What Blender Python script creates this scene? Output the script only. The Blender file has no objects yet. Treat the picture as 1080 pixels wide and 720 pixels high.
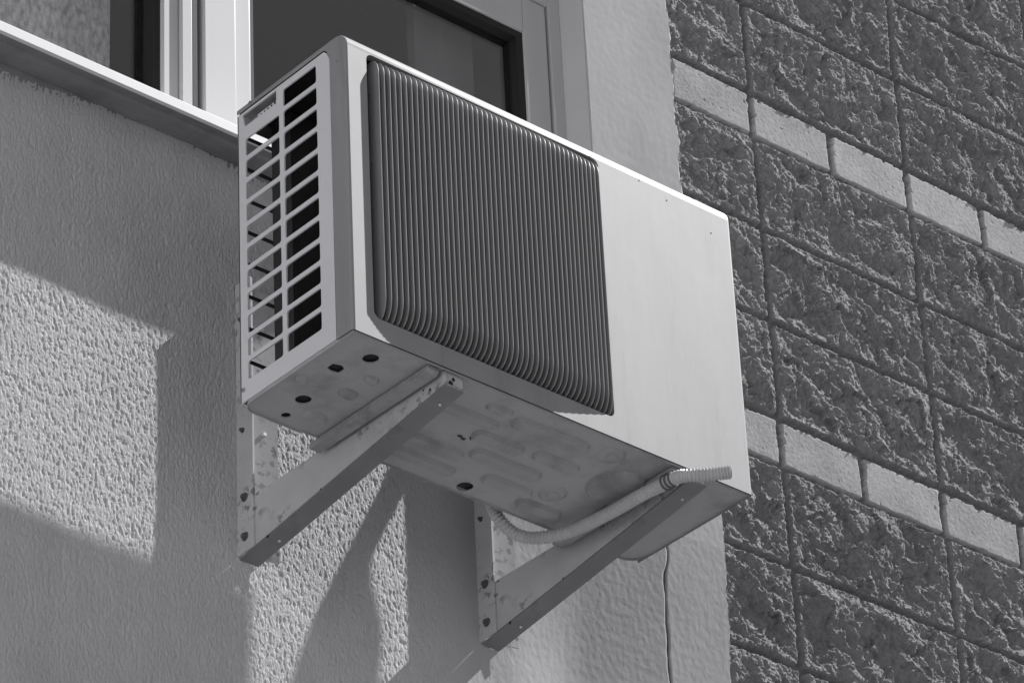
import bpy, bmesh, math, random
import numpy as np
from mathutils import Matrix, Vector
random.seed(7)
PI = math.pi
scene = bpy.context.scene
COL = scene.collection
W, D, H = 0.802, 0.267, 0.54          # casing of the outdoor unit: width (X), depth (Y), height (Z)
WALL = 0.5                            # the plaster face lies in the plane y = 0.5
SUN = Vector((3.9, -1.0, 4.45))       # direction towards the sun

# ------------------------------------------------------------------ materials
def mat(name, c=0.5, rough=0.6, metal=0.0, var=0.0, scale=6.0, stretch=(1, 1, 1), bump=0.0, bscale=60.0,
        bstretch=(1, 1, 1), stain=None, stain_scale=5.0, stain_lo=0.55, stain_hi=0.7, stain_stretch=(1, 1, 1),
        attr=None, spots=None, spec=0.5, grain=None):
    m = bpy.data.materials.new(name)
    m.use_nodes = True
    nt = m.node_tree
    N, L = nt.nodes, nt.links
    b = N['Principled BSDF']
    b.inputs['Roughness'].default_value = rough
    b.inputs['Metallic'].default_value = metal
    b.inputs['Specular IOR Level'].default_value = spec
    tc = N.new('ShaderNodeTexCoord')
    def noise(sc, st, detail=6, rgh=0.6):
        mp = N.new('ShaderNodeMapping'); mp.inputs['Scale'].default_value = st
        L.new(tc.outputs['Object'], mp.inputs['Vector'])
        n = N.new('ShaderNodeTexNoise'); n.inputs['Scale'].default_value = sc
        n.inputs['Detail'].default_value = detail; n.inputs['Roughness'].default_value = rgh
        L.new(mp.outputs[0], n.inputs['Vector'])
        return n.outputs['Fac']
    def mrange(src, a, b2, c0, c1):
        r = N.new('ShaderNodeMapRange'); r.inputs[1].default_value = a; r.inputs[2].default_value = b2
        r.inputs[3].default_value = c0; r.inputs[4].default_value = c1
        L.new(src, r.inputs[0]); return r.outputs[0]
    def math_(op, a, b2):
        r = N.new('ShaderNodeMath'); r.operation = op
        for i, v in enumerate((a, b2)):
            if isinstance(v, (int, float)): r.inputs[i].default_value = v
            else: L.new(v, r.inputs[i])
        return r.outputs[0]
    val = None
    if attr:
        at = N.new('ShaderNodeAttribute'); at.attribute_name = attr
        val = at.outputs['Fac']
    if var > 0:
        f = mrange(noise(scale, stretch), 0.3, 0.7, 1 - var, 1 + var)
        val = math_('MULTIPLY', val if val is not None else c, f)
    if stain is not None:
        s = mrange(noise(stain_scale, stain_stretch, 8, 0.65), stain_lo, stain_hi, 1.0, stain)
        val = math_('MULTIPLY', val if val is not None else c, s)
    if spots is not None:
        sc, thr, dark = spots
        s = mrange(noise(sc, (1, 1, 1), 3, 0.5), thr, thr + 0.05, 1.0, dark)
        big = mrange(noise(sc * 0.13, (1, 1, 1), 2, 0.5), 0.45, 0.6, 0.0, 1.0)
        s = math_('SUBTRACT', 1.0, math_('MULTIPLY', math_('SUBTRACT', 1.0, s), big))
        val = math_('MULTIPLY', val if val is not None else c, s)
    if val is None:
        b.inputs['Base Color'].default_value = (c, c, c * 1.02, 1)
    else:
        cb = N.new('ShaderNodeCombineColor')
        L.new(val, cb.inputs[0]); L.new(val, cb.inputs[1]); L.new(math_('MULTIPLY', val, 1.02), cb.inputs[2])
        L.new(cb.outputs[0], b.inputs['Base Color'])
    if bump > 0:
        bp = N.new('ShaderNodeBump'); bp.inputs['Distance'].default_value = bump
        bp.inputs['Strength'].default_value = 1.0
        L.new(noise(bscale, bstretch, 5, 0.6), bp.inputs['Height'])
        if grain:
            ga = N.new('ShaderNodeAttribute'); ga.attribute_name = grain; L.new(ga.outputs['Fac'], bp.inputs['Strength'])
        L.new(bp.outputs[0], b.inputs['Normal'])
    return m

M = dict(
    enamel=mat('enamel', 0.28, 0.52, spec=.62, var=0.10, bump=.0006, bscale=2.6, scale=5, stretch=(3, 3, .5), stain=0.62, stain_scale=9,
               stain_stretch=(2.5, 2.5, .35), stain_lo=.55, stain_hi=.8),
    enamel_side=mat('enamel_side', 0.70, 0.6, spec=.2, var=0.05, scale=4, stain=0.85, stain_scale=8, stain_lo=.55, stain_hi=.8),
    grille=mat('grille_plastic', 0.28, 0.38, spec=.6, var=0.08, scale=20, stretch=(3, 3, .3)),
    pan=mat('pan_metal', 0.40, 0.5, var=0.10, scale=7, stain=0.5, stain_scale=7, stain_lo=.5, stain_hi=.72),
    rail=mat('rail_metal', 0.36, 0.5, var=0.15, scale=15, stain=0.5, stain_scale=18, stain_lo=.5, stain_hi=.75),
    dark=mat('dark_interior', 0.018, 0.8),
    coil=mat('coil_fins', 0.035, 0.6, var=0.3, scale=60, stretch=(6, 6, .3)),
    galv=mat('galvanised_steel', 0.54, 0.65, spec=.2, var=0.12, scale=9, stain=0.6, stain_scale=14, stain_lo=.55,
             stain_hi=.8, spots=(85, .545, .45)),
    galv_dark=mat('dark_flange_steel', 0.20, 0.55, var=0.15, scale=9, stain=0.7, stain_scale=14),  # darker steel tone for the lower flange
    rust=mat('rusty_bolt', 0.10, 0.7, var=0.4, scale=150),
    zinc=mat('zinc_screw', 0.6, 0.35, metal=0.4),
    hose=mat('hose_plastic', 0.50, 0.5, var=0.06, scale=20),
    hose_in=mat('hose_bore', 0.12, 0.7),
    strap=mat('strap_plastic', 0.10, 0.5),
    pvc=mat('white_pvc', 0.50, 0.5, spec=.25, var=0.04, scale=4, stretch=(4, 4, .4)),
    pvc_bright=mat('clean_white_pvc', 0.56, 0.5, spec=.2, var=0.03, scale=3),
    gasket=mat('rubber_gasket', 0.012, 0.7),
    sill=mat('sill_metal', 0.82, 0.5, var=0.05, scale=6),
    sill_under=mat('sill_mortar', 0.30, 0.9, var=0.15, scale=7, stretch=(.6, 2, 2), stain=0.7, stain_scale=7,
                   stain_lo=.5, stain_hi=.65, bump=.001, bscale=60),
    room=mat('room_wall', 0.55, 0.9),
    panel=mat('grey_inner_panel', 0.3, 0.8, var=0.1, scale=8, stretch=(4, 4, .3)),
    curtain=mat('speckled_film', 0.66, 0.85, var=0.5, scale=120, stretch=(1, 1, .45)),
    ground=mat('ground_paving', 0.16, 0.9, var=0.1, scale=2),
    insul=mat('pipe_insulation', 0.3, 0.8),
    mark=mat('dark_mark', 0.03, 0.7),
    plaster=mat('plaster', 0.5, 0.95, var=0.05, scale=4, attr='tone', bump=.0042, bscale=260, bstretch=(1, 1, .38), grain='grain', stain=.88, stain_scale=3,
                stain_stretch=(2, 1, .7), stain_lo=.5, stain_hi=.75, spec=.2),
    block=mat('split_block', 0.3, 0.95, var=0.16, scale=110, attr='tone', bump=.0055, bscale=190, spec=.2, grain='grain', stain=.84, stain_scale=14, stain_lo=.45, stain_hi=.7),
)
def glass_mat():
    m = bpy.data.materials.new('window_glass'); m.use_nodes = True
    nt = m.node_tree; N, L = nt.nodes, nt.links
    for n in list(N): N.remove(n)
    out = N.new('ShaderNodeOutputMaterial'); mx = N.new('ShaderNodeMixShader')
    tr = N.new('ShaderNodeBsdfTransparent'); gl = N.new('ShaderNodeBsdfGlossy')
    tr.inputs[0].default_value = (.9, .9, .9, 1); gl.inputs['Roughness'].default_value = 0.03
    lw = N.new('ShaderNodeLayerWeight'); lw.inputs[0].default_value = .5
    pw = N.new('ShaderNodeMath'); pw.operation = 'POWER'; pw.inputs[1].default_value = 5; L.new(lw.outputs['Facing'], pw.inputs[0])
    ma = N.new('ShaderNodeMath'); ma.operation = 'MULTIPLY_ADD'; ma.inputs[1].default_value = .95; ma.inputs[2].default_value = .15; L.new(pw.outputs[0], ma.inputs[0])
    L.new(ma.outputs[0], mx.inputs[0]); L.new(tr.outputs[0], mx.inputs[1]); L.new(gl.outputs[0], mx.inputs[2])
    L.new(mx.outputs[0], out.inputs[0])
    return m
M['glass'] = glass_mat()

# ------------------------------------------------------------------ helpers
def link(name, me, material, parent=None, smooth=None):
    me.materials.append(material)
    o = bpy.data.objects.new(name, me); COL.objects.link(o)
    if parent is not None:
        off = Vector((0, 0, 0)); p = parent
        while p is not None: off += p.location; p = p.parent
        me.transform(Matrix.Translation(-off))
        o.parent = parent
    if smooth:
        me.shade_smooth(); me.set_sharp_from_angle(angle=math.radians(smooth))
        for p in me.polygons:
            if max(abs(c) for c in p.normal) > .99995: p.use_smooth = False
    return o
def tag(o, label=None, cat=None, group=None, kind=None):
    for k, v in (('label', label), ('category', cat), ('group', group), ('kind', kind)):
        if v: o[k] = v
    return o
def empty(name, loc, label, cat, group=None):
    o = bpy.data.objects.new(name, None); COL.objects.link(o); o.location = loc
    return tag(o, label, cat, group)

class MB:
    def __init__(s): s.bm = bmesh.new()
    def quad(s, *p):
        return s.bm.faces.new([s.bm.verts.new(q) for q in p])
    def box(s, x0, x1, y0, y1, z0, z1, bevel=0):
        r = bmesh.ops.create_cube(s.bm, size=1)
        for v in r['verts']:
            v.co = Vector(((x0 + x1) / 2 + v.co.x * (x1 - x0), (y0 + y1) / 2 + v.co.y * (y1 - y0), (z0 + z1) / 2 + v.co.z * (z1 - z0)))
        if bevel:
            es = list({e for v in r['verts'] for e in v.link_edges})
            bmesh.ops.bevel(s.bm, geom=es, offset=bevel, segments=2, affect='EDGES', profile=.6)
    def prism(s, pts, axis, a0, a1):
        """polygon pts (2D) in the plane normal to axis, extruded from a0 to a1"""
        def P(q, a):
            return {0: (a, q[0], q[1]), 1: (q[0], a, q[1]), 2: (q[0], q[1], a)}[axis]
        A = [s.bm.verts.new(P(q, a0)) for q in pts]; B = [s.bm.verts.new(P(q, a1)) for q in pts]
        s.bm.faces.new(A); s.bm.faces.new(B[::-1])
        n = len(pts)
        for i in range(n): s.bm.faces.new((A[i], A[(i + 1) % n], B[(i + 1) % n], B[i]))
    def plate(s, outer, holes, f0, f1, hole_depth=None):
        """sheet with holes; f0 / f1 map 2D points to the two faces; hole walls go to f1 (or hole_depth)"""
        def side(f):
            es = []; loops = []
            for lp in [outer] + holes:
                vs = [s.bm.verts.new(f(*q)) for q in lp]; loops.append(vs)
                for i in range(len(vs)): es.append(s.bm.edges.new((vs[i], vs[(i + 1) % len(vs)])))
            bmesh.ops.triangle_fill(s.bm, use_beauty=True, use_dissolve=False, edges=es)
            return loops
        A = side(f0); B = side(f1)
        for a, b in zip(A, B):
            n = len(a)
            for i in range(n): s.bm.faces.new((a[i], a[(i + 1) % n], b[(i + 1) % n], b[i]))
    def cyl(s, p0, p1, r0, r1=None, n=20, cap=True):
        r1 = r0 if r1 is None else r1
        p0, p1 = Vector(p0), Vector(p1); d = (p1 - p0).normalized()
        u = d.orthogonal().normalized(); v = d.cross(u)
        A = [s.bm.verts.new(p0 + (u * math.cos(t) + v * math.sin(t)) * r0) for t in [2 * PI * i / n for i in range(n)]]
        B = [s.bm.verts.new(p1 + (u * math.cos(t) + v * math.sin(t)) * r1) for t in [2 * PI * i / n for i in range(n)]]
        for i in range(n): s.bm.faces.new((A[i], A[(i + 1) % n], B[(i + 1) % n], B[i]))
        if cap: s.bm.faces.new(A[::-1]); s.bm.faces.new(B)
    def tube(s, pts, rad, n=16, cap=True):
        """pts: list of Vector; rad: number or per-point list"""
        rings = []; up = None
        for i, p in enumerate(pts):
            t = (pts[min(i + 1, len(pts) - 1)] - pts[max(i - 1, 0)]).normalized()
            if up is None: up = t.orthogonal().normalized()
            up = (up - t * up.dot(t)).normalized(); w = t.cross(up)
            r = rad[i] if isinstance(rad, (list, tuple)) else rad
            rings.append([s.bm.verts.new(p + (up * math.cos(a) + w * math.sin(a)) * r) for a in [2 * PI * k / n for k in range(n)]])
        for a, b in zip(rings, rings[1:]):
            for k in range(n): s.bm.faces.new((a[k], a[(k + 1) % n], b[(k + 1) % n], b[k]))
        if cap: s.bm.faces.new(rings[0][::-1]); s.bm.faces.new(rings[-1])
    def build(s, name, m, parent=None, smooth=None, normals=True):
        if normals: bmesh.ops.recalc_face_normals(s.bm, faces=s.bm.faces)
        me = bpy.data.meshes.new(name); s.bm.to_mesh(me); s.bm.free()
        return link(name, me, m, parent, smooth)

def rrect(x0, x1, z0, z1, r, n=5):
    out = []
    for cx, cz, a0 in ((x1 - r, z0 + r, -90), (x1 - r, z1 - r, 0), (x0 + r, z1 - r, 90), (x0 + r, z0 + r, 180)):
        for i in range(n + 1):
            a = math.radians(a0 + 90 * i / n); out.append((cx + r * math.cos(a), cz + r * math.sin(a)))
    return out
def circle(cx, cy, r, n=24, ry=None):
    ry = ry or r
    return [(cx + r * math.cos(2 * PI * i / n), cy + ry * math.sin(2 * PI * i / n)) for i in range(n)]
def spline(pts, step):
    """Catmull-Rom through pts, resampled at equal steps"""
    P = [Vector(p) for p in pts]; P = [P[0] * 2 - P[1]] + P + [P[-1] * 2 - P[-2]]
    dense = []
    for i in range(1, len(P) - 2):
        a, b, c, d = P[i - 1:i + 3]
        for k in range(60):
            t = k / 60
            dense.append(.5 * ((2 * b) + (c - a) * t + (2 * a - 5 * b + 4 * c - d) * t * t + (3 * b - a - 3 * c + d) * t ** 3))
    dense.append(P[-2])
    out = [dense[0]]; acc = 0
    for a, b in zip(dense, dense[1:]):
        acc += (b - a).length
        if acc >= step: out.append(b); acc = 0
    return out

# gradient noise on arrays
def perlin(x, y, seed):
    rng = np.random.RandomState(seed); ang = rng.rand(512) * 2 * np.pi
    perm = rng.permutation(512)
    xi = np.floor(x).astype(np.int64); yi = np.floor(y).astype(np.int64); xf = x - xi; yf = y - yi
    def g(ix, iy, fx, fy):
        h = ang[perm[(ix + perm[iy & 511]) & 511]]
        return np.cos(h) * fx + np.sin(h) * fy
    u = xf ** 3 * (xf * (xf * 6 - 15) + 10); v = yf ** 3 * (yf * (yf * 6 - 15) + 10)
    a = g(xi, yi, xf, yf); b = g(xi + 1, yi, xf - 1, yf); c = g(xi, yi + 1, xf, yf - 1); d = g(xi + 1, yi + 1, xf - 1, yf - 1)
    return ((a * (1 - u) + b * u) * (1 - v) + (c * (1 - u) + d * u) * v) * 1.5
def fbm(x, y, seed, oct=4, gain=.5):
    s = 0; a = 1
    for i in range(oct): s = s + a * perlin(x * 2 ** i, y * 2 ** i, seed + i); a *= gain
    return s
def sstep(a, b, x):
    t = np.clip((x - a) / (b - a), 0, 1); return t * t * (3 - 2 * t)

def facets(x, z, size, seed, slope, off):
    """piecewise-planar relief: each irregular cell is a tilted chip face"""
    rng = np.random.RandomState(seed); T = rng.rand(64, 64, 5)
    u = x / size; v = z / size; iu = np.floor(u).astype(np.int64); iv = np.floor(v).astype(np.int64)
    best = np.full(x.shape, 1e9); h = np.zeros_like(x)
    for a in (-1, 0, 1):
        for b in (-1, 0, 1):
            t = T[(iu + a) & 63, (iv + b) & 63]
            px = iu + a + t[..., 0]; pz = iv + b + t[..., 1]
            dx = u - px; dz = v - pz; d = dx * dx + dz * dz
            hh = ((t[..., 2] - .5) * dx + (t[..., 3] - .5) * dz) * 2 * slope * size + (t[..., 4] - .5) * off
            m = d < best; best = np.where(m, d, best); h = np.where(m, hh, h)
    return h
def field_mesh(name, X, Y, Z, tone, extra, material, grain):
    """heightfield grids -> one mesh. Each of X, Y, Z, tone: list of 2D arrays; extra: list of (quad points, tone)"""
    vs = []; fs = []; tn = []; base = 0
    for x, y, z, t in zip(X, Y, Z, tone):
        nz, nx = x.shape
        vs.append(np.stack([x, y, z], -1).reshape(-1, 3)); tn.append(np.broadcast_to(t, x.shape).reshape(-1))
        idx = np.arange(nz * nx).reshape(nz, nx) + base
        fs.append(np.stack([idx[:-1, :-1], idx[:-1, 1:], idx[1:, 1:], idx[1:, :-1]], -1).reshape(-1, 4)); base += nz * nx
    for q, t in extra:
        vs.append(np.array(q, float)); tn.append(np.full(4, t)); fs.append(np.array([[base, base + 1, base + 2, base + 3]])); base += 4
    v = np.concatenate(vs).astype(np.float32); f = np.concatenate(fs).astype(np.int32); t = np.concatenate(tn).astype(np.float32)
    me = bpy.data.meshes.new(name)
    me.vertices.add(len(v)); me.vertices.foreach_set('co', v.ravel())
    me.loops.add(f.size); me.loops.foreach_set('vertex_index', f.ravel())
    me.polygons.add(len(f)); me.polygons.foreach_set('loop_start', np.arange(0, f.size, 4, dtype=np.int32))
    me.polygons.foreach_set('use_smooth', np.ones(len(f), dtype=bool))
    me.update(calc_edges=True)
    at = me.attributes.new('tone', 'FLOAT', 'POINT'); at.data.foreach_set('value', t)
    ga = np.concatenate([g.reshape(-1) for g in grain] + [np.zeros(4 * len(extra))]).astype(np.float32)
    at = me.attributes.new('grain', 'FLOAT', 'POINT'); at.data.foreach_set('value', ga)
    return link(name, me, material)

# ------------------------------------------------------------------ ground
g = MB(); g.quad((-60, -60, -5), (60, -60, -5), (60, 60, -5), (-60, 60, -5))
tag(g.build('ground', M['ground']), kind='structure')

nb_ = MB(); nb_.box(-24, -13, -22, 6, -5, 9)  # unseen facade added to bounce light onto left-facing surfaces
for k in range(3):
    for j in range(6): nb_.box(-13.02, -12.9, -20 + j * 4.2, -18.2 + j * 4.2, -3.4 + k * 4, -3.3 + k * 4)
tag(nb_.build('bounce_building', mat('pale_render', .62, .9, var=.05, scale=.5)), 'unseen pale building added on the left to bounce sunlight onto left-facing sides', 'building')

# ------------------------------------------------------------------ plaster wall
PT = 0.46
def bulge(x, z):
    """the hand-smoothed pier right of the brackets leans out towards the crack"""
    B = 1 - sstep(.30, .90, z)
    a = np.where(x < 1.066, .030 * np.clip((x - .68) / .386, 0, 1) ** 1.15, .030 + .03 * (x - 1.066))
    return -a * B + .05 * np.clip(.25 - z, 0, .6) * sstep(.72, .90, x)
def plaster_y(x, z, seed=3):
    rough = 1 - sstep(.46, .66, x) * .93
    low = sstep(.1, -.25, z + .0 * x) * (1 - sstep(.6, .85, x)) * .25
    amp = np.clip(rough + low, 0, 1) * .0018
    wx = x + .0035 * perlin(x * 50, z * 35, seed + 20)
    n = perlin(wx * 180, z * 76, seed) * .55 + perlin(wx * 320, z * 130, seed + 1) * .50 + .30 * perlin(x * 430, z * 300, seed + 2)
    ridge = .5 - np.abs(perlin(wx * 100, z * 46, seed + 5)) * 2.2
    f2 = perlin(wx * 300, z * 170, seed + 40)
    pit = np.clip(n * .8 - .3 * ridge + .02, 0, .6)
    h = (-1.25 * pit + .16 * f2 + .10 * perlin(x * 600, z * 420, seed + 41)) * amp + .0022 * perlin(x * 3.1, z * 2.3, seed + 9) + .00022 * fbm(x * 90, z * 70, seed + 11, 3)
    cr = 1.064 + .0035 * fbm(z * 9 + 0 * x, z * 0 + 3.3 + 0 * x, seed + 30, 4) + (.217 - z) * .012 + .010 * np.exp(-((z - .2) / .03) ** 2)
    wdt = .0019 + .0010 * perlin(z * 30 + 0 * x, 7.7 + 0 * x, seed + 33)
    crack = np.exp(-((x - cr) / wdt) ** 2) * (z < .75)
    return WALL - h + bulge(x, z) + .004 * crack, crack
def edge_x(z): return 1.203 + .0045 * fbm(z * 22, z * 0 + 1.5, 61, 4) + .002 * sstep(.75, .2, z)
def pgrid(x0, x1, z0, z1, res, ragged=False):
    xs = np.arange(x0, x1 + res * .5, res); zs = np.arange(z0, z1 + res * .5, res); xs[-1] = x1; zs[-1] = z1
    x, z = np.meshgrid(xs, zs)
    y, cr = plaster_y(x, z)
    tone = PT * (1.28 - .28 * sstep(.5, .7, x)) * (1 - .85 * np.clip(cr * 1.2, 0, 1)) * (1 + .03 * perlin(x * 25, z * 12, 81))  # the crack's dark shade is put into the tone
    if ragged:
        edge = edge_x(z)
        x = np.minimum(x, edge)
        y = np.where(x >= edge - 1e-6, np.minimum(y + .0, WALL + .012) + .03 * (np.maximum(0, xs[None, :] - edge) > res * 1.5), y)
    grain = np.clip(1 - sstep(.44, .68, x) * .95, 0, 1)
    return x, y, z, tone, grain
G = [pgrid(-.34, .60, -.52, .655, .0015), pgrid(.60, 1.24, -.52, .70, .0018, True), pgrid(-1.6, -.34, -.90, .655, .005), pgrid(-.34, 1.2, -.90, -.52, .005), pgrid(.986, 1.24, .70, 1.75, .004, True)]
WX0, WX1, WZ0, WZ1 = -1.6, .986, .655, 1.42      # window opening
def wq(x0, x1, z0, z1): return ([(x0, WALL, z0), (x1, WALL, z0), (x1, WALL, z1), (x0, WALL, z1)], PT)
extra = [wq(-4, -1.6, -5, .655), wq(-4, WX0, .655, 6), wq(-1.6, 1.2, -5, -.90), wq(WX0, WX1, WZ1, 1.75), wq(WX0, 1.2, 1.75, 6),
         
         ([(WX1, WALL, .655), (WX1, WALL, WZ1), (WX1, .60, WZ1), (WX1, .60, .655)], PT),      # splayed right jamb
         ([(WX0, WALL, .655), (WX0, WALL, WZ1), (WX0, .60, WZ1), (WX0, .60, .655)], PT),
         ([(WX0, WALL, WZ1), (WX1, WALL, WZ1), (WX1, .60, WZ1), (WX0, .60, WZ1)], PT)]
pl = field_mesh('plaster_wall', [a[0] for a in G], [a[1] for a in G], [a[2] for a in G], [a[3] for a in G], extra, M['plaster'], [a[4] for a in G])
tag(pl, 'pale rough roughcast wall with smoother cracked pier, behind the air conditioner', 'wall')

# ------------------------------------------------------------------ block wall
BY = .523
def block_field(x0, x1, z0, z1, res):
    xs = np.arange(x0, x1 + res * .5, res); zs = np.arange(z0, z1 + res * .5, res)
    x, z = np.meshgrid(xs, zs)
    wob = .0018 * fbm(x * 25, z * 25, 201, 3)
    rows = []                                        # (z_low, z_high, is_brick)
    zc = -1.335
    edges = [(-1.335 + .205 * k) for k in range(9)]
    seq = []
    zz = .613                                        # top of the lower smooth band
    # upwards
    seq.append((.510, .613, 1))
    a = .613
    for hgt, kd in ((.205, 0), (.203, 0), (.205, 0), (.103, 1), (.210, 0), (.205, 0), (.205, 0), (.205, 0), (.103, 1), (.205, 0), (.205, 0)):
        seq.append((a, a + hgt, kd)); a += hgt
    a = .510
    for hgt, kd in ((.204, 0), (.200, 0), (.203, 0), (.103, 1), (.205, 0), (.205, 0), (.205, 0), (.103, 1)):
        seq.append((a - hgt, a, kd)); a -= hgt
    h = np.zeros_like(x); tone = np.full_like(x, .25); grain = np.full_like(x, .25)
    bigx = .0095 * fbm(x * 7, z * 9, 211, 2) - .015 * np.clip(fbm(x * 15 + z * 6, z * 13, 214, 3, .6) - .22, 0, .8)
    qx = x + .010 * perlin(x * 22, z * 22, 217); qz = z + .010 * perlin(x * 22, z * 22, 218)
    wx_ = x + .016 * perlin(x * 16, z * 16, 301) + .006 * fbm(x * 60, z * 60, 303, 3, .6)
    wz_ = z + .016 * perlin(x * 16, z * 16, 302) + .006 * fbm(x * 60, z * 60, 306, 3, .6)
    mid = facets(wx_ + .35 * wz_, wz_, .062, 311, .18, .0022) + facets(wx_ + .2 * wz_, wz_, .024, 313, .22, .0012) + .0022 * fbm(qx * 24, qz * 24, 221, 3, .6)
    fine = .0017 * fbm(qx * 80 + qz * 14, qz * 85 - qx * 10, 231, 4, .72) + facets(wx_, wz_, .010, 317, .24, .0006)
    micro = .0002 * fbm(x * 260, z * 260, 241, 2)
    rng = np.random.RandomState(5)
    for (b0, b1, kd) in seq:
        if b1 < z0 or b0 > z1: continue
        j = .0072
        pitch = .2075 if kd else .415
        off = 1.4120
        u = (x - off + wob) / pitch; ci = np.floor(u); fx = (u - ci) * pitch
        zz = z + wob
        dx = np.minimum(fx, pitch - fx) - j; dz = np.minimum(zz - b0, b1 - zz) - j * .9
        dmin = np.minimum(dx, dz)
        inside = (zz >= b0) & (zz < b1)
        if kd:
            chip = .0035 * np.clip(fbm(x * 45, z * 45, 251, 3) - .05, 0, 1) * (zz > (b0 + b1) / 2)
            m = sstep(-.0012, .0012, dmin - chip * 2.2)
            hh = .0135 + micro + .0009 * perlin(x * 12, z * 12, 255)
            # each brick sits a touch differently
            tl = (np.mod(np.sin(ci * 12.9898 + b0 * 78.2) * 43758.5, 1))
            pit = np.clip(perlin(x * 95, z * 95, 257) - .62, 0, 1) * .004
            hh = hh - pit
            tn = .45 * (.92 + .16 * tl)
        else:
            ph = np.mod(np.sin(ci * 7.13 + b0 * 31.7) * 437.5, 1)
            m = sstep(-.0015, .0010, dmin + .0016 * perlin(x * 90, z * 90, 261))
            inner = sstep(0, .030, dmin)
            bb = bigx - .001 + .004 * (perlin(x * 4 + ci * 3.7, z * 5 + b0 * 17, 271))
            hh = .0160 + inner * bb + (mid * (.35 + .65 * inner) + fine)
            hh = np.maximum(hh, .004 + .3 * fine)
            tn = .295 * (.95 + .1 * ph) * (1 + .10 * perlin(x * 60, z * 60, 263))
        h = np.where(inside, m * hh, h)
        tone = np.where(inside, np.where(m > .5, tn, .25), tone)
        grain = np.where(inside & (m > .5), .12 if kd else 1.0, grain)
    h = h + .0002 * fbm(x * 120, z * 120, 281, 2)
    near = x - edge_x(z)
    h = h * sstep(-.001, .004, near)
    y = BY - h + .03 * (near < -.002)
    tone = np.where((near < .004) & (near > -.01), tone * .7, tone)  # shadow along the plaster edge painted as a darker strip
    return x, y, z, tone, np.clip(grain, 0, 1)
B1 = block_field(1.170, 2.46, -.12, 2.08, .0017)
B2 = block_field(2.455, 5.0, -.12, 2.08, .015)
B3 = block_field(1.170, 5.0, -1.6, -.12, .012)
extra = [([(1.17, .505, 2.08), (5, .505, 2.08), (5, .505, 6), (1.17, .505, 6)], .2), ([(1.17, .505, -5), (5, .505, -5), (5, .505, -1.6), (1.17, .505, -1.6)], .2)]
bw = field_mesh('block_wall', *[[B1[i], B2[i], B3[i]] for i in range(4)], extra, M['block'], [B1[4], B2[4], B3[4]])
tag(bw, 'dark split-face block wall with two pale bands of smooth brick, right of the plaster', 'wall')

# ------------------------------------------------------------------ window
win = empty('window', (-.3, .54, .67), 'white framed double window with dark glass above the metal sill', 'window')
f = MB()
f.box(.941, .967, .545, .60, .667, WZ1, .002); f.box(WX0, .941, .547, .60, 1.335, WZ1 - .003, .003)
f.box(WX0, .941, .546, .60, .660, .700, .003); f.box(WX0 + .002, -1.5, .535, .60, .7, 1.335, .003)
f.build('frame', M['pvc'], win, 40)
s = MB(); s.box(.136, .205, .527, .60, .700, 1.335, .004)
s.build('mullion', M['pvc_bright'], win, 40)
tr_ = MB(); tr_.prism([(.9673, .546), (.9855, .5035), (.9855, .60), (.9673, .60)], 2, .655, WZ1); tr_.build('side_trim', mat('painted_trim', .50, .8, spec=.2, var=.04, scale=6), win)
sa = MB()
sa.box(.879, .935, .548, .59, .703, 1.333, .004); sa.box(.205, .254, .550, .59, .703, 1.333, .004)
sa.box(.254, .879, .5485, .59, 1.252, 1.333, .003); sa.box(.254, .879, .5485, .59, .703, .745, .003)
sash = sa.build('sash', M['pvc'], win, 40)
gk = MB()
gk.box(.864, .8785, .5525, .59, .746, 1.2515); gk.box(.2545, .864, .5525, .59, 1.237, 1.2515); gk.box(.2545, .261, .5525, .59, .746, 1.237)
gk.build('gasket', M['gasket'], sash)
gp = MB(); gp.box(.256, .868, .572, .576, .744, 1.242); gp.build('glass_pane', M['glass'], sash)
sb = MB()
sb.box(.056, .090, .534, .585, .703, 1.333, .004); sb.box(.0905, .114, .528, .585, .703, 1.333, .003)
sb.box(-1.49, -1.43, .534, .585, .703, 1.333, .004); sb.box(-1.43, .056, .536, .585, 1.236, 1.333, .003); sb.box(-1.43, .056, .536, .585, .703, .745, .003)
sash2 = sb.build('sash', M['pvc'], win, 40)
gk = MB(); gk.box(.041, .0555, .540, .585, .746, 1.235); gk.box(.1145, .1240, .5285, .6, .703, 1.333)  # second strip: black filler for the dark gap beside the mullion
gk.build('gasket', M['gasket'], sash2)
gp = MB(); gp.box(-1.43, .041, .566, .570, .744, 1.236); gp.build('glass_pane', M['glass'], sash2)
cu = MB(); cu.box(-1.43, -.017, .580, .582, .744, 1.236); cu.build('screen_film', M['curtain'], sash2)
ip = MB(); ip.box(.70, .835, .640, .648, .70, 1.30); ip.box(.690, .70, .632, .652, .70, 1.30); ip.build('inner_panel', M['panel'], win)  # plain grey panel added for the paler area in the glass
rm = MB()
for q in (((WX0, .602, .6), (WX0, 2.2, .6), (WX0, 2.2, 1.7), (WX0, .602, 1.7)), ((1.0, .602, .6), (1.0, 2.2, .6), (1.0, 2.2, 1.7), (1.0, .602, 1.7)),
          ((WX0, 2.2, .6), (1.0, 2.2, .6), (1.0, 2.2, 1.7), (WX0, 2.2, 1.7)), ((WX0, .602, 1.7), (1, .602, 1.7), (1, 2.2, 1.7), (WX0, 2.2, 1.7)),
          ((WX0, .602, .6), (1, .602, .6), (1, 2.2, .6), (WX0, 2.2, .6)),
          ((WX0, .603, 1.41), (1, .603, 1.41), (1, .603, 1.7), (WX0, .603, 1.7)), ((WX0, .603, .6), (1, .603, .6), (1, .603, .69), (WX0, .603, .69))):
    rm.quad(*q)
rm.build('room_behind', M['room'], win, normals=False)
sl = MB()
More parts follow.
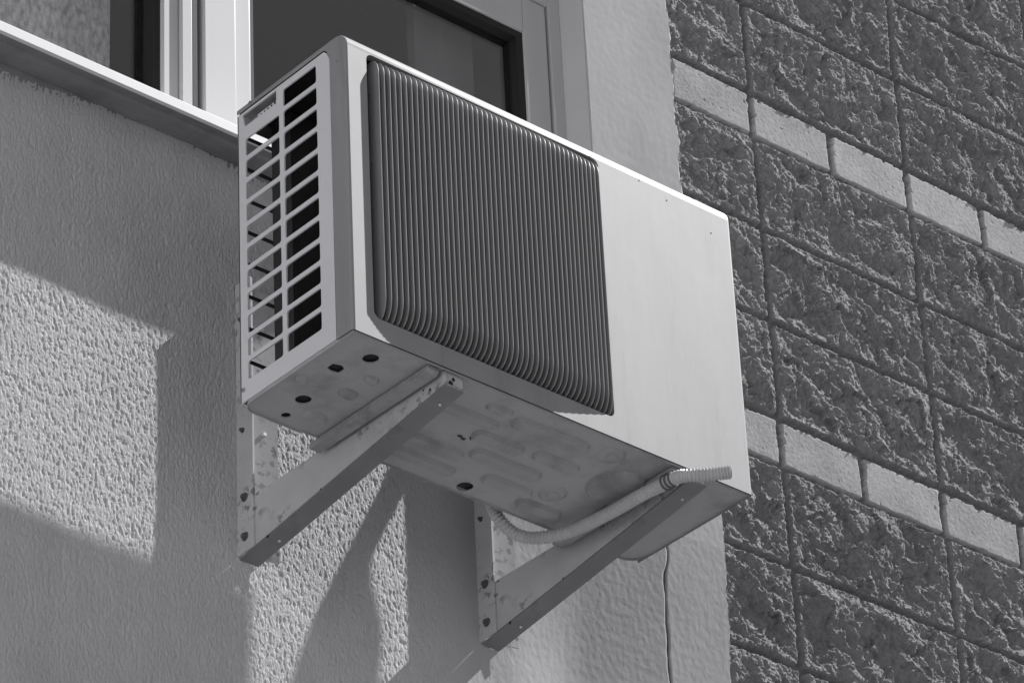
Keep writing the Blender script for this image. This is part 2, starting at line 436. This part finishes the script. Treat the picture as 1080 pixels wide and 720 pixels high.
sl.prism([(.418, .629), (.418, .646), (.424, .652), (.56, .672), (.56, .664), (.426, .6405), (.426, .629)], 0, WX0 - .02, 1.0)
sl.build('sill', M['sill'], win)
su = MB()
n = 160
prev = None
for i in range(n + 1):
    x = WX0 + (1.0 - WX0 + .0) * i / n
    w1 = .0007 * math.sin(x * 31) + .0005 * math.sin(x * 77 + 1)
    row = [(x, .428, .640), (x, .430, .6345), (x, .448, .637), (x, .4505, .630 + .4 * w1), (x, .480, .634 + w1), (x, .4995, .640 + w1 * 2), (x, .503, .60)]
    if prev:
        for k in range(len(row) - 1): su.quad(prev[k], row[k], row[k + 1], prev[k + 1])
    prev = row
bmesh.ops.remove_doubles(su.bm, verts=su.bm.verts, dist=1e-5)
su.build('sill_bed', M['sill_under'], win, 60)

# ------------------------------------------------------------------ air conditioner
ac = empty('air_conditioner', (W / 2, D / 2, 0), 'old white split air conditioner outdoor unit with ribbed front grille, on two wall brackets', 'air conditioner')
r = .005; R = .026
path = [((0, 0), (-1, 0))] + [((R - R * math.cos(a), H - R + R * math.sin(a)), (-math.cos(a), math.sin(a))) for a in [PI / 2 * i / 12 for i in range(13)]] + [((D, H), (0, 1))]
cs = MB()
def ring(P, Nn, side):
    out = []
    for i in range(5):
        a = PI / 2 * i / 4
        xx = r - r * math.sin(a); ins = r - r * math.cos(a)
        x = xx if side == 0 else W - xx
        out.append((x, P[0] - Nn[0] * ins, P[1] - Nn[1] * ins))
    return out
for side in (0, 1):
    rs = [[cs.bm.verts.new(q) for q in ring(P, Nn, side)] for P, Nn in path]
    for a, b in zip(rs, rs[1:]):
        for k in range(4): cs.bm.faces.new((a[k], a[k + 1], b[k + 1], b[k]))
for (P, _), (Q, _) in list(zip(path, path[1:]))[1:]:
    cs.quad((r, P[0], P[1]), (W - r, P[0], P[1]), (W - r, Q[0], Q[1]), (r, Q[0], Q[1]))
inset = [(P[0] - Nn[0] * r, P[1] - Nn[1] * r) for P, Nn in path]
cs.bm.faces.new([cs.bm.verts.new((0, y, z)) for y, z in inset + [(D, .5285), (.052, .5285), (.044, .522), (.0385, .508), (.0375, 0)]])
cs.bm.faces.new([cs.bm.verts.new((W, y, z)) for y, z in inset + [(D, 0)]])
cs.quad((r, D, H), (W - r, D, H), (W - r, D, H - .03), (r, D, H - .03))
GX0, GX1, GZ0, GZ1 = .041, .515, .036, .518
cs.plate([(r, 0), (W - r, 0), (W - r, H - R), (r, H - R)], [rrect(GX0, GX1, GZ0, H - .021, .012)][:0] , lambda x, z: (x, 0, z), lambda x, z: (x, .0015, z)) if False else None
hole = rrect(GX0, GX1, GZ0, .513, .012)
cs.plate([(r, 0), (W - r, 0), (W - r, H - R), (r, H - R)], [hole], lambda x, z: (x, 0, z), lambda x, z: (x, .002, z))
# inward lip round the opening and folded lower edge
for i in range(len(hole)):
    a, b = hole[i], hole[(i + 1) % len(hole)]
    cs.quad((a[0], .002, a[1]), (b[0], .002, b[1]), (b[0], .013, b[1]), (a[0], .013, a[1]))
cs.quad((r, 0, 0), (W - r, 0, 0), (W - r, .006, .0), (r, .006, .0))
bmesh.ops.remove_doubles(cs.bm, verts=cs.bm.verts, dist=1e-5)
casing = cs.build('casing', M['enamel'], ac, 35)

# left end panel with slots
holes = []
PI_ = .0405
for k in range(12):
    z0 = .0365 + PI_ * k
    holes.append(rrect(.0725, .1535, z0, z0 + .0322, .004, 3))
    if k < 11: holes.append(rrect(.1640, .2475, z0, z0 + .0322, .004, 3))
pocket = [(.168, .498), (.252, .494), (.255, .512), (.172, .522)]
pocket = [(.170, .4985), (.170, .5225), (.2545, .5225), (.2490, .4985)]
sp = MB()
sp.plate([(.0400, .0030), (D, .0030), (D, .5270), (.053, .5270), (.046, .5210), (.0400, .507)], holes + [pocket], lambda y, z: (.0012, y, z), lambda y, z: (.0037, y, z))
sp.box(.0012, .012, D - .0022, D - .0001, .0035, .5265)
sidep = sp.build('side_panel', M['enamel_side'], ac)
pk = MB()
pkt = [(.0037, y, z) for y, z in pocket]; cin = [(.018, y * .96 + .0085, z * .9 + .052) for y, z in pocket]
for i in range(4): pk.quad(pkt[i], pkt[(i + 1) % 4], cin[(i + 1) % 4], cin[i])
pk.quad(*cin)
pocket_o = pk.build('handle_recess', M['rail'], sidep)
dt = MB()
for i in range(5):
    y = .181 + i * .0085; dt.box(.0075, .0125, y, y + .0024, .5035 + .0004 * i, .5105 - .0007 * i)
dt.build('drain_slots', M['dark'], pocket_o)
lp = MB(); lp.box(.0092, .0098, .174, .226, .5003, .5125); lp.build('vent_plate', M['enamel_side'], pocket_o)
def screw(mb, x, y, z, rr, axis):
    d = {0: (-.0016, 0, 0), 1: (0, -.0016, 0)}[axis]
    mb.cyl((x, y, z), (x + d[0], y + d[1], z + d[2]), rr, rr * .8, 14)
for (y, z) in ((.0185, .489), (.2330, .5345), (.2590, .0235)):
    m_ = MB(); screw(m_, 0, y, z, .0036, 0); sc_ = m_.build('screw', M['rail'], ac)
# screw slots read dark
    m_ = MB(); m_.box(-.0019, -.0015, y - .0024, y + .0024, z - .0005, z + .0005); m_.build('screw_slot', M['dark'], sc_)

# seams: dark gap where the front cover meets the end panel
sm = MB(); sm.box(.0014, .0030, .0376, .0402, .002, .512); sm.build('seam', M['dark'], ac)

# bottom pan
def stadium(cx, cy, lx, ly, n=8):
    ly = ly / 2; hx = max(lx / 2 - ly, 0)
    out = []
    for c, a0 in ((cx + hx, -90), (cx - hx, 90)):
        for i in range(n + 1):
            a = math.radians(a0 + 180 * i / n); out.append((c + ly * math.cos(a), cy + ly * math.sin(a)))
    return out
pan = MB()
outer = [(.003, .0035), (W - .003, .0035), (W - .003, .232)] + [(W - .038 + .035 * math.cos(a), .235 + .035 * math.sin(a)) for a in [PI / 2 * i / 6 for i in range(1, 7)]] \
    + [(.70, .272), (.69, .268), (.125, .268), (.115, .272)] + [(.028 + .025 * math.cos(a), .245 + .025 * math.sin(a)) for a in [PI / 2 + PI / 2 * i / 6 for i in range(0, 7)]]
ph = [circle(.074, .050, .0125), circle(.066, .199, .0125), circle(.073, .2495, .0075), circle(.425, .250, .0135)]
sq = [(.038, .094), (.052, .090), (.062, .096), (.062, .110), (.048, .112), (.038, .108)]
pan.plate(outer, ph + [sq], lambda x, y: (x, y, .0012), lambda x, y: (x, y, .0035))
def pad(shape, cx, cy, hgt, slope, inner=None):
    """pressed relief: flat-topped, sloping sides"""
    lo = [(x, y, .0011) for x, y in shape]; hi = [(cx + (x - cx) * slope, cy + (y - cy) * slope, .0011 - hgt) for x, y in shape]
    A = [pan.bm.verts.new(q) for q in lo]; B = [pan.bm.verts.new(q) for q in hi]
    for i in range(len(A)): pan.bm.faces.new((A[i], A[(i + 1) % len(A)], B[(i + 1) % len(A)], B[i]))
    pan.bm.faces.new(B)
# rolled edge
for a, b in zip(outer, outer[1:] + outer[:1]):
    pan.quad((a[0], a[1], .0012), (b[0], b[1], .0012), (b[0], b[1], -.0028), (a[0], a[1], -.0028))
    c = Vector((W / 2, D / 2)); 
panel = pan.build('bottom_pan', M['pan'], ac, 30)
relief = mat('grimy_pan_relief', .35, .5, var=.12, scale=10, stain=.6, stain_scale=8, stain_lo=.5, stain_hi=.7)
def pressing(lo, hi, z, disc=None):
    b = MB()
    A_ = [b.bm.verts.new((x, y, .0011)) for x, y in lo]; B_ = [b.bm.verts.new((x, y, z)) for x, y in hi]
    for i in range(len(A_)): b.bm.faces.new((A_[i], A_[(i + 1) % len(A_)], B_[(i + 1) % len(A_)], B_[i]))
    b.bm.faces.new(B_); b.build('stamped_pad', relief, panel)
for cx, cy, lx, ly in ((.108, .145, .034, .024), (.026, .155, .024, .018), (.112, .095, .026, .020), (.110, .228, .045, .024), (.380, .118, .10, .030),
                       (.560, .232, .09, .028), (.430, .056, .15, .034), (.432, .162, .14, .032), (.490, .110, .09, .028),
                       (.475, .208, .10, .026), (.290, .185, .15, .030), (.290, .085, .12, .026), (.320, .045, .05, .022), (.310, .228, .15, .026), (.615, .110, .04, .10)):
    pressing(stadium(cx, cy, lx, ly), stadium(cx, cy, lx - .009, ly - .009), -.0052)
for cx, cy in ((.545, .044), (.548, .184)):
    pressing(circle(cx, cy, .024), circle(cx, cy, .018), -.0025)
    pressing(circle(cx, cy, .011), circle(cx, cy, .009), -.0042)
mk = MB()
mk.box(.317, .325, .136, .141, .0004, .0010); mk.box(.3265, .3335, .139, .1445, .0004, .0010); mk.prism([(.334, .131), (.337, .131), (.342, .137), (.339, .1375)], 2, .0004, .0010)
mk.build('stencil_mark', M['mark'], panel)

# inside: coil, fan, added black sheets that keep the interior dark, bulkhead
ci = MB(); ci.box(.056, .77, .205, .252, .014, .526); ci.build('condenser_coil', M['coil'], ac)
bk = MB(); bk.box(.56, .565, .016, .20, .014, .526); bk.box(.006, .79, .006, .262, .0065, .0072); bk.box(.006, .79, .03, .262, .5315, .5325); bk.box(.02, .056, .0165, .018, .014, .526); bk.box(.052, .054, .018, .069, .014, .526); bk.build('bulkhead_dark_liner', M['dark'], ac)
fan = MB(); fan.cyl((.28, .07, .275), (.28, .12, .275), .05, .05, 24); fan_o = fan.build('fan_hub', M['dark'], ac, 40)
for k in range(4):
    a0 = k * PI / 2 + .4; bl = MB()
    for i in range(6):
        for j in range(5):
            def P(i, j):
                rr = .045 + .155 * i / 6; a = a0 + (j / 5 - .5) * 1.1 + .25 * i / 6
                return (.28 + rr * math.cos(a), .075 + .04 * j / 5, .275 + rr * math.sin(a))
            bl.quad(P(i, j), P(i + 1, j), P(i + 1, j + 1), P(i, j + 1))
    bmesh.ops.remove_doubles(bl.bm, verts=bl.bm.verts, dist=1e-5)
    bl.build('fan_blade', M['coil'], fan_o, 60)
# rear guard bars
rg = MB()
for k in range(10):
    z = .020 + .0585 * k
    if z < .52: rg.box(.006, W - .01, D - .0065, D - .0025, z, z + .0042)
for x in (.0105, .40, .79): rg.box(x, x + .004, D - .006, D - .001, .012, .528)
rg.build('rear_guard', M['dark'], ac)
# unseen box added behind the unit to cast the shadow on the wall
rh = MB(); rh.box(.30, W - .001, D + .0005, .348, .21, H - .004, .004); rh.build('rear_shadow_box', M['enamel_side'], ac)

# front grille: thin upright fins with curved ends
fr = MB()
NF = 46
for i in range(NF):
    x = .0585 + (.5075 - .0585) * i / (NF - 1)
    e = min((x - .055) / .125, (.512 - x) / .125, 1); e = max(e, 0)
    p = .0075 + .0102 * math.sin(e * PI / 2)
    t = .00085
    zs = []; zb, zt = .0385, .5085
    nb = 9
    pts = []
    rb, rt = .036, .030
    for k in range(nb + 1):
        a = PI / 2 * k / nb
        pts.append((zb + rb * (1 - math.cos(a)), .010 - (p + .010) * math.sin(a) ** .9))
    for k in range(nb, -1, -1):
        a = PI / 2 * k / nb
        pts.append((zt - rt * (1 - math.cos(a)), .010 - (p + .010) * math.sin(a) ** .9))
    rows = []
    for z, y in pts:
        rows.append([fr.bm.verts.new(q) for q in ((x - t, y + .036, z), (x - t, y + .0008, z), (x - t * .5, y, z), (x + t * .1, y, z), (x + t, y + .0014, z), (x + t, y + .036, z))])
    for a, b in zip(rows, rows[1:]):
        for k in range(5): fr.bm.faces.new((a[k], a[k + 1], b[k + 1], b[k]))
    fr.bm.faces.new(rows[0]); fr.bm.faces.new(rows[-1])
# surround of the grille
fg = fr.build('front_grille', M['grille'], ac, 50)
wr = MB()
z = .075
while z < .49:
    wr.box(.056, .511, .0125, .0143, z, z + .0018); z += .0415
wr.box(.044, .060, .034, .036, .04, .51)
wr.build('grille_wires', M['grille'], fg)
# feet under the unit
for x in (.150, .640):
    ft = MB(); ft.prism([(.010, -.0005), (.010, -.006), (.015, -.0105), (.290, -.0105), (.290, -.0005)], 0, x, x + .021)
    ft.build('mounting_foot', M['rail'], ac)
# small chips and dents at the top of the front cover
for x, z in ((.603, .5125), (.662, .4985), (.498, .5145), (.757, .474)):
    dn = MB(); dn.prism([(x - .001, z), (x + .0012, z + .0006), (x + .0008, z - .002), (x - .0012, z - .0014)], 1, -.0003, .0001)
    dn.build('paint_chip', M['mark'], casing)

# ------------------------------------------------------------------ wall brackets
def make_bracket(x0, label):
    t = empty('wall_bracket', (x0, WALL, 0), label, 'bracket', 'brackets carrying the air conditioner')
    u = MB()
    u.prism([(WALL + .001, -.0925), (WALL - .001, .403), (.4640, .403), (.4600, .399), (.4600, -.0905)], 0, x0, x0 + .0035)
    u.prism([(x0 + .0036, WALL - .0045), (x0 + .070, WALL - .0150), (x0 + .070, WALL - .0120), (x0 + .0036, WALL - .001)], 2, -.089, .401)
    up = u.build('upright', M['galv'], t)
    a = MB()
    th = .003; xs = x0 + .0037; xe = x0 + .040
    a.prism([(.466, -.090), (.466, .0015), (.150, .0005), (.010, -.0005), (.006, -.004), (.006, -.024)], 0, xs, xs + th)      # web
    fl = a
    # lower flange follows the slope of the web
    def at(y): return -.024 + (-.090 + .024) * (y - .006) / (.466 - .006)
    q = [(.006, at(.006)), (.490, at(.490) if False else at(.466) - .004), ]
    y0, y1 = .004, .4995
    z0, z1 = at(y0), at(y1)
    for xx0, xx1 in ((xs - .0005, xe),):
        A = [(xx0, y0, z0), (xx1, y0, z0), (xx1, y1, z1), (xx0, y1, z1)]
        B = [(p[0], p[1], p[2] - .003) for p in A]
        flange = MB(); flange.quad(*A); flange.quad(*B[::-1])
        for i in range(4): flange.quad(A[i], A[(i + 1) % 4], B[(i + 1) % 4], B[i])
        bmesh.ops.remove_doubles(flange.bm, verts=flange.bm.verts, dist=1e-6)
    # folded-up front end with a rounded top
    cap = [(xs + th + .0005, z0 + .0003), (xe, z0 + .0003), (xe, -.006)] + [(xs + th + .0005 + (xe - xs - th - .0005) * (1 - k / 6), -.006 + .008 * math.sin(PI * k / 6 * .55 + .0)) for k in range(1, 7)]
    a.prism(cap, 1, .0085, .011)
    arm = a.build('arm', M['galv'], t)
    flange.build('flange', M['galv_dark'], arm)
    def bolt(y, z, rr, m, hexa=True):
        b = MB(); b.cyl((x0 - .0002, y, z), (x0 - .0012, y, z), rr * 1.35, rr * 1.3, 20); b.cyl((x0 - .0012, y, z), (x0 - .0060, y, z), rr, rr * .82, 6 if hexa else 14)
        b.build('bolt', m, t)
    bolt(.481, .004, .0058, M['rust']); bolt(.481, -.066, .0058, M['rust'])
    bolt(.484, .126, .0034, M['rust'], False); bolt(.484, .330, .0034, M['rust'], False)
    for z in (.137, .333):
        b = MB(); b.cyl((x0 + .046, WALL - .0105, z), (x0 + .046, WALL - .0140, z), .0042, .0032, 14); b.build('screw', M['zinc'], t)
    for (y, z, rr) in ((.30, -.066, .0018), (.04, -.018, .0022), (.43, -.088, .0028), (.055, -.012, .0016)):
        b = MB(); b.cyl((xs - .0001, y, z), (xs - .0006, y, z), rr, rr, 12); b.build('bolt_hole', M['dark'], arm)
    b = MB(); b.cyl((x0 + .022, .0083, -.010), (x0 + .022, .0075, -.010), .0030, .0030, 12); b.cyl((x0 + .0165, .0083, -.018), (x0 + .0165, .0075, -.018), .004, .004, 12); b.build('bolt_hole', M['dark'], arm)
    b = MB(); zz = at(.05) - .0031; b.cyl((x0 + .026, .045, zz), (x0 + .026, .045, zz - .002), .0028, .0022, 12); b.build('rivet', M['zinc'], arm); b = MB(); zz = at(.43) - .0031; b.cyl((x0 + .026, .43, zz), (x0 + .026, .43, zz - .002), .0028, .0022, 12); b.build('rivet', M['zinc'], arm)
    return t
b1 = make_bracket(.175, 'rust-spotted steel wall bracket under the louvred left end of the air conditioner')
def copy_tree(o, parent=None):
    c = o.copy(); COL.objects.link(c)
    if parent is not None: c.parent = parent
    for ch in [q for q in bpy.data.objects if q.parent == o]: copy_tree(ch, c)
    return c
b2 = copy_tree(b1); b2.location = (.665, WALL, .009)
b2['label'] = 'steel wall bracket with the ribbed hose lying along its arm'

# ------------------------------------------------------------------ drain hose
hp = [(.696, -.058, -.0235), (.676, -.045, -.0275), (.655, -.030, -.0300), (.641, -.0170, -.0295), (.637, .002, -.0260), (.6370, .040, -.0235), (.634, .072, -.0225), (.629, .150, -.0240), (.617, .225, -.0240), (.596, .272, -.021),
      (.568, .292, -.016), (.543, .300, .002), (.530, .308, .035), (.524, .318, .10), (.524, .325, .20)]
sp_ = spline(hp, .0011)
PITCH = 4
rad = []
for i in range(len(sp_)):
    rad.append((.0090, .0108, .0108, .0090)[i % PITCH] if True else 0)
hs = MB(); hs.tube(sp_, rad, 20, cap=False)
hose = hs.build('drain_hose', M['hose'], None, 25)
tag(hose, 'pale corrugated drain hose poking out over the right bracket with a cut open end', 'hose')
hb = MB(); d0 = (sp_[0] - sp_[2]).normalized()
hb.cyl(sp_[0] - d0 * .010, sp_[0] - d0 * .0035, .0080, .0080, 20); hb.build('bore', M['hose_in'], hose)
rr_ = MB()
n = 24; u = d0.orthogonal().normalized(); v = d0.cross(u)
for k in range(n):
    a0, a1 = 2 * PI * k / n, 2 * PI * (k + 1) / n
    def C(a, rr, off): return sp_[0] + d0 * off + (u * math.cos(a) + v * math.sin(a)) * rr
    rr_.quad(C(a0, .0098, .0002), C(a1, .0098, .0002), C(a1, .0078, .0002), C(a0, .0078, .0002)); rr_.quad(C(a0, .0078, .0002), C(a1, .0078, .0002), C(a1, .0078, -.0100), C(a0, .0078, -.0100))
rr_.build('cut_end', M['rail'], hose, normals=False)
for idx_t in (0.093, 0.101, .109):
    acc = 0
    for i in range(1, len(sp_) - 1):
        acc += (sp_[i] - sp_[i - 1]).length
        if acc > idx_t: break
    t_ = (sp_[i + 1] - sp_[i - 1]).normalized(); u = t_.orthogonal().normalized(); v = t_.cross(u)
    ring_pts = [sp_[i] + (u * math.cos(a) + v * math.sin(a)) * .0118 for a in [2 * PI * k / 20 for k in range(21)]]
    tb = MB(); tb.tube(ring_pts, .0017, 8); tb.build('tie', M['strap'], hose, 60)

# ------------------------------------------------------------------ refrigerant pipes (mostly hidden behind the unit)
sx, sz = -3.9, -4.45
def eq(X, Z, t): return (X - sx * t, WALL - t, Z - sz * t)
pp = [eq(.61, .40, -.01), eq(.545, .26, .03), eq(.500, .16, .058), eq(.445, .05, .085), eq(.382, -.085, .105), eq(.360, -.21, .12), eq(.354, -.31, .14), (.955, .335, .30), (.93, .22, .23), (.86, .17, .20), (W + .001, .15, .19)]
pi_ = MB(); ps = spline(pp, .01)
pr_ = [.0115 + .0125 * min(max((i / len(ps) - .34) / .12, 0), 1) for i in range(len(ps))]
pi_.tube(ps, pr_, 18)
pipe = pi_.build('refrigerant_pipe', M['insul'], None, 60)
tag(pipe, 'wrapped refrigerant pipe curving from the wall behind the air conditioner to its far end', 'pipe')

# ------------------------------------------------------------------ light
world = bpy.data.worlds.new('World'); scene.world = world; world.use_nodes = True
nt = world.node_tree; N, L = nt.nodes, nt.links
bg = N['Background']; sky = N.new('ShaderNodeTexSky'); sky.sky_type = 'NISHITA'; sky.sun_disc = False
elev = math.asin(SUN.z / SUN.length)
sky.sun_elevation = elev; sky.sun_rotation = math.atan2(SUN.x, SUN.y)
bw_ = N.new('ShaderNodeRGBToBW'); L.new(sky.outputs[0], bw_.inputs[0])
tint = N.new('ShaderNodeCombineColor')
mu = N.new('ShaderNodeMath'); mu.operation = 'MULTIPLY'; mu.inputs[1].default_value = 1.03; L.new(bw_.outputs[0], mu.inputs[0])
L.new(bw_.outputs[0], tint.inputs[0]); L.new(bw_.outputs[0], tint.inputs[1]); L.new(mu.outputs[0], tint.inputs[2])
L.new(tint.outputs[0], bg.inputs['Color']); bg.inputs['Strength'].default_value = 0.038
sd = bpy.data.lights.new('sun', 'SUN'); sd.energy = 5.0; sd.angle = math.radians(.5); sd.color = (1, .995, 1.0)
so = bpy.data.objects.new('sun', sd); COL.objects.link(so)
so.rotation_euler = SUN.to_track_quat('Z', 'Y').to_euler(); so.location = (5, -3, 8)

# ------------------------------------------------------------------ camera
cd = bpy.data.cameras.new('camera'); cam = bpy.data.objects.new('camera', cd); COL.objects.link(cam)
Rw = ((0.75583887, -0.65331621, -0.04342265), (0.32212715, 0.42877585, -0.84402925), (0.57003657, 0.6239625, 0.53453635))
mw = Matrix(((Rw[0][0], -Rw[1][0], -Rw[2][0], -3.38151492), (Rw[0][1], -Rw[1][1], -Rw[2][1], -4.04174751), (Rw[0][2], -Rw[1][2], -Rw[2][2], -3.36622729), (0, 0, 0, 1)))
cam.matrix_world = mw
cd.sensor_width = 36; cd.sensor_fit = 'HORIZONTAL'; cd.lens = 4538.6 * 36 / 1080; cd.clip_start = .05; cd.clip_end = 500
scene.camera = cam
vs = scene.view_settings
scene.display_settings.display_device = 'sRGB'; vs.view_transform = 'Standard'; vs.look = 'None'; vs.gamma = 1; vs.exposure = 0.52
vs.use_curve_mapping = False
scene.cycles.max_bounces = 6
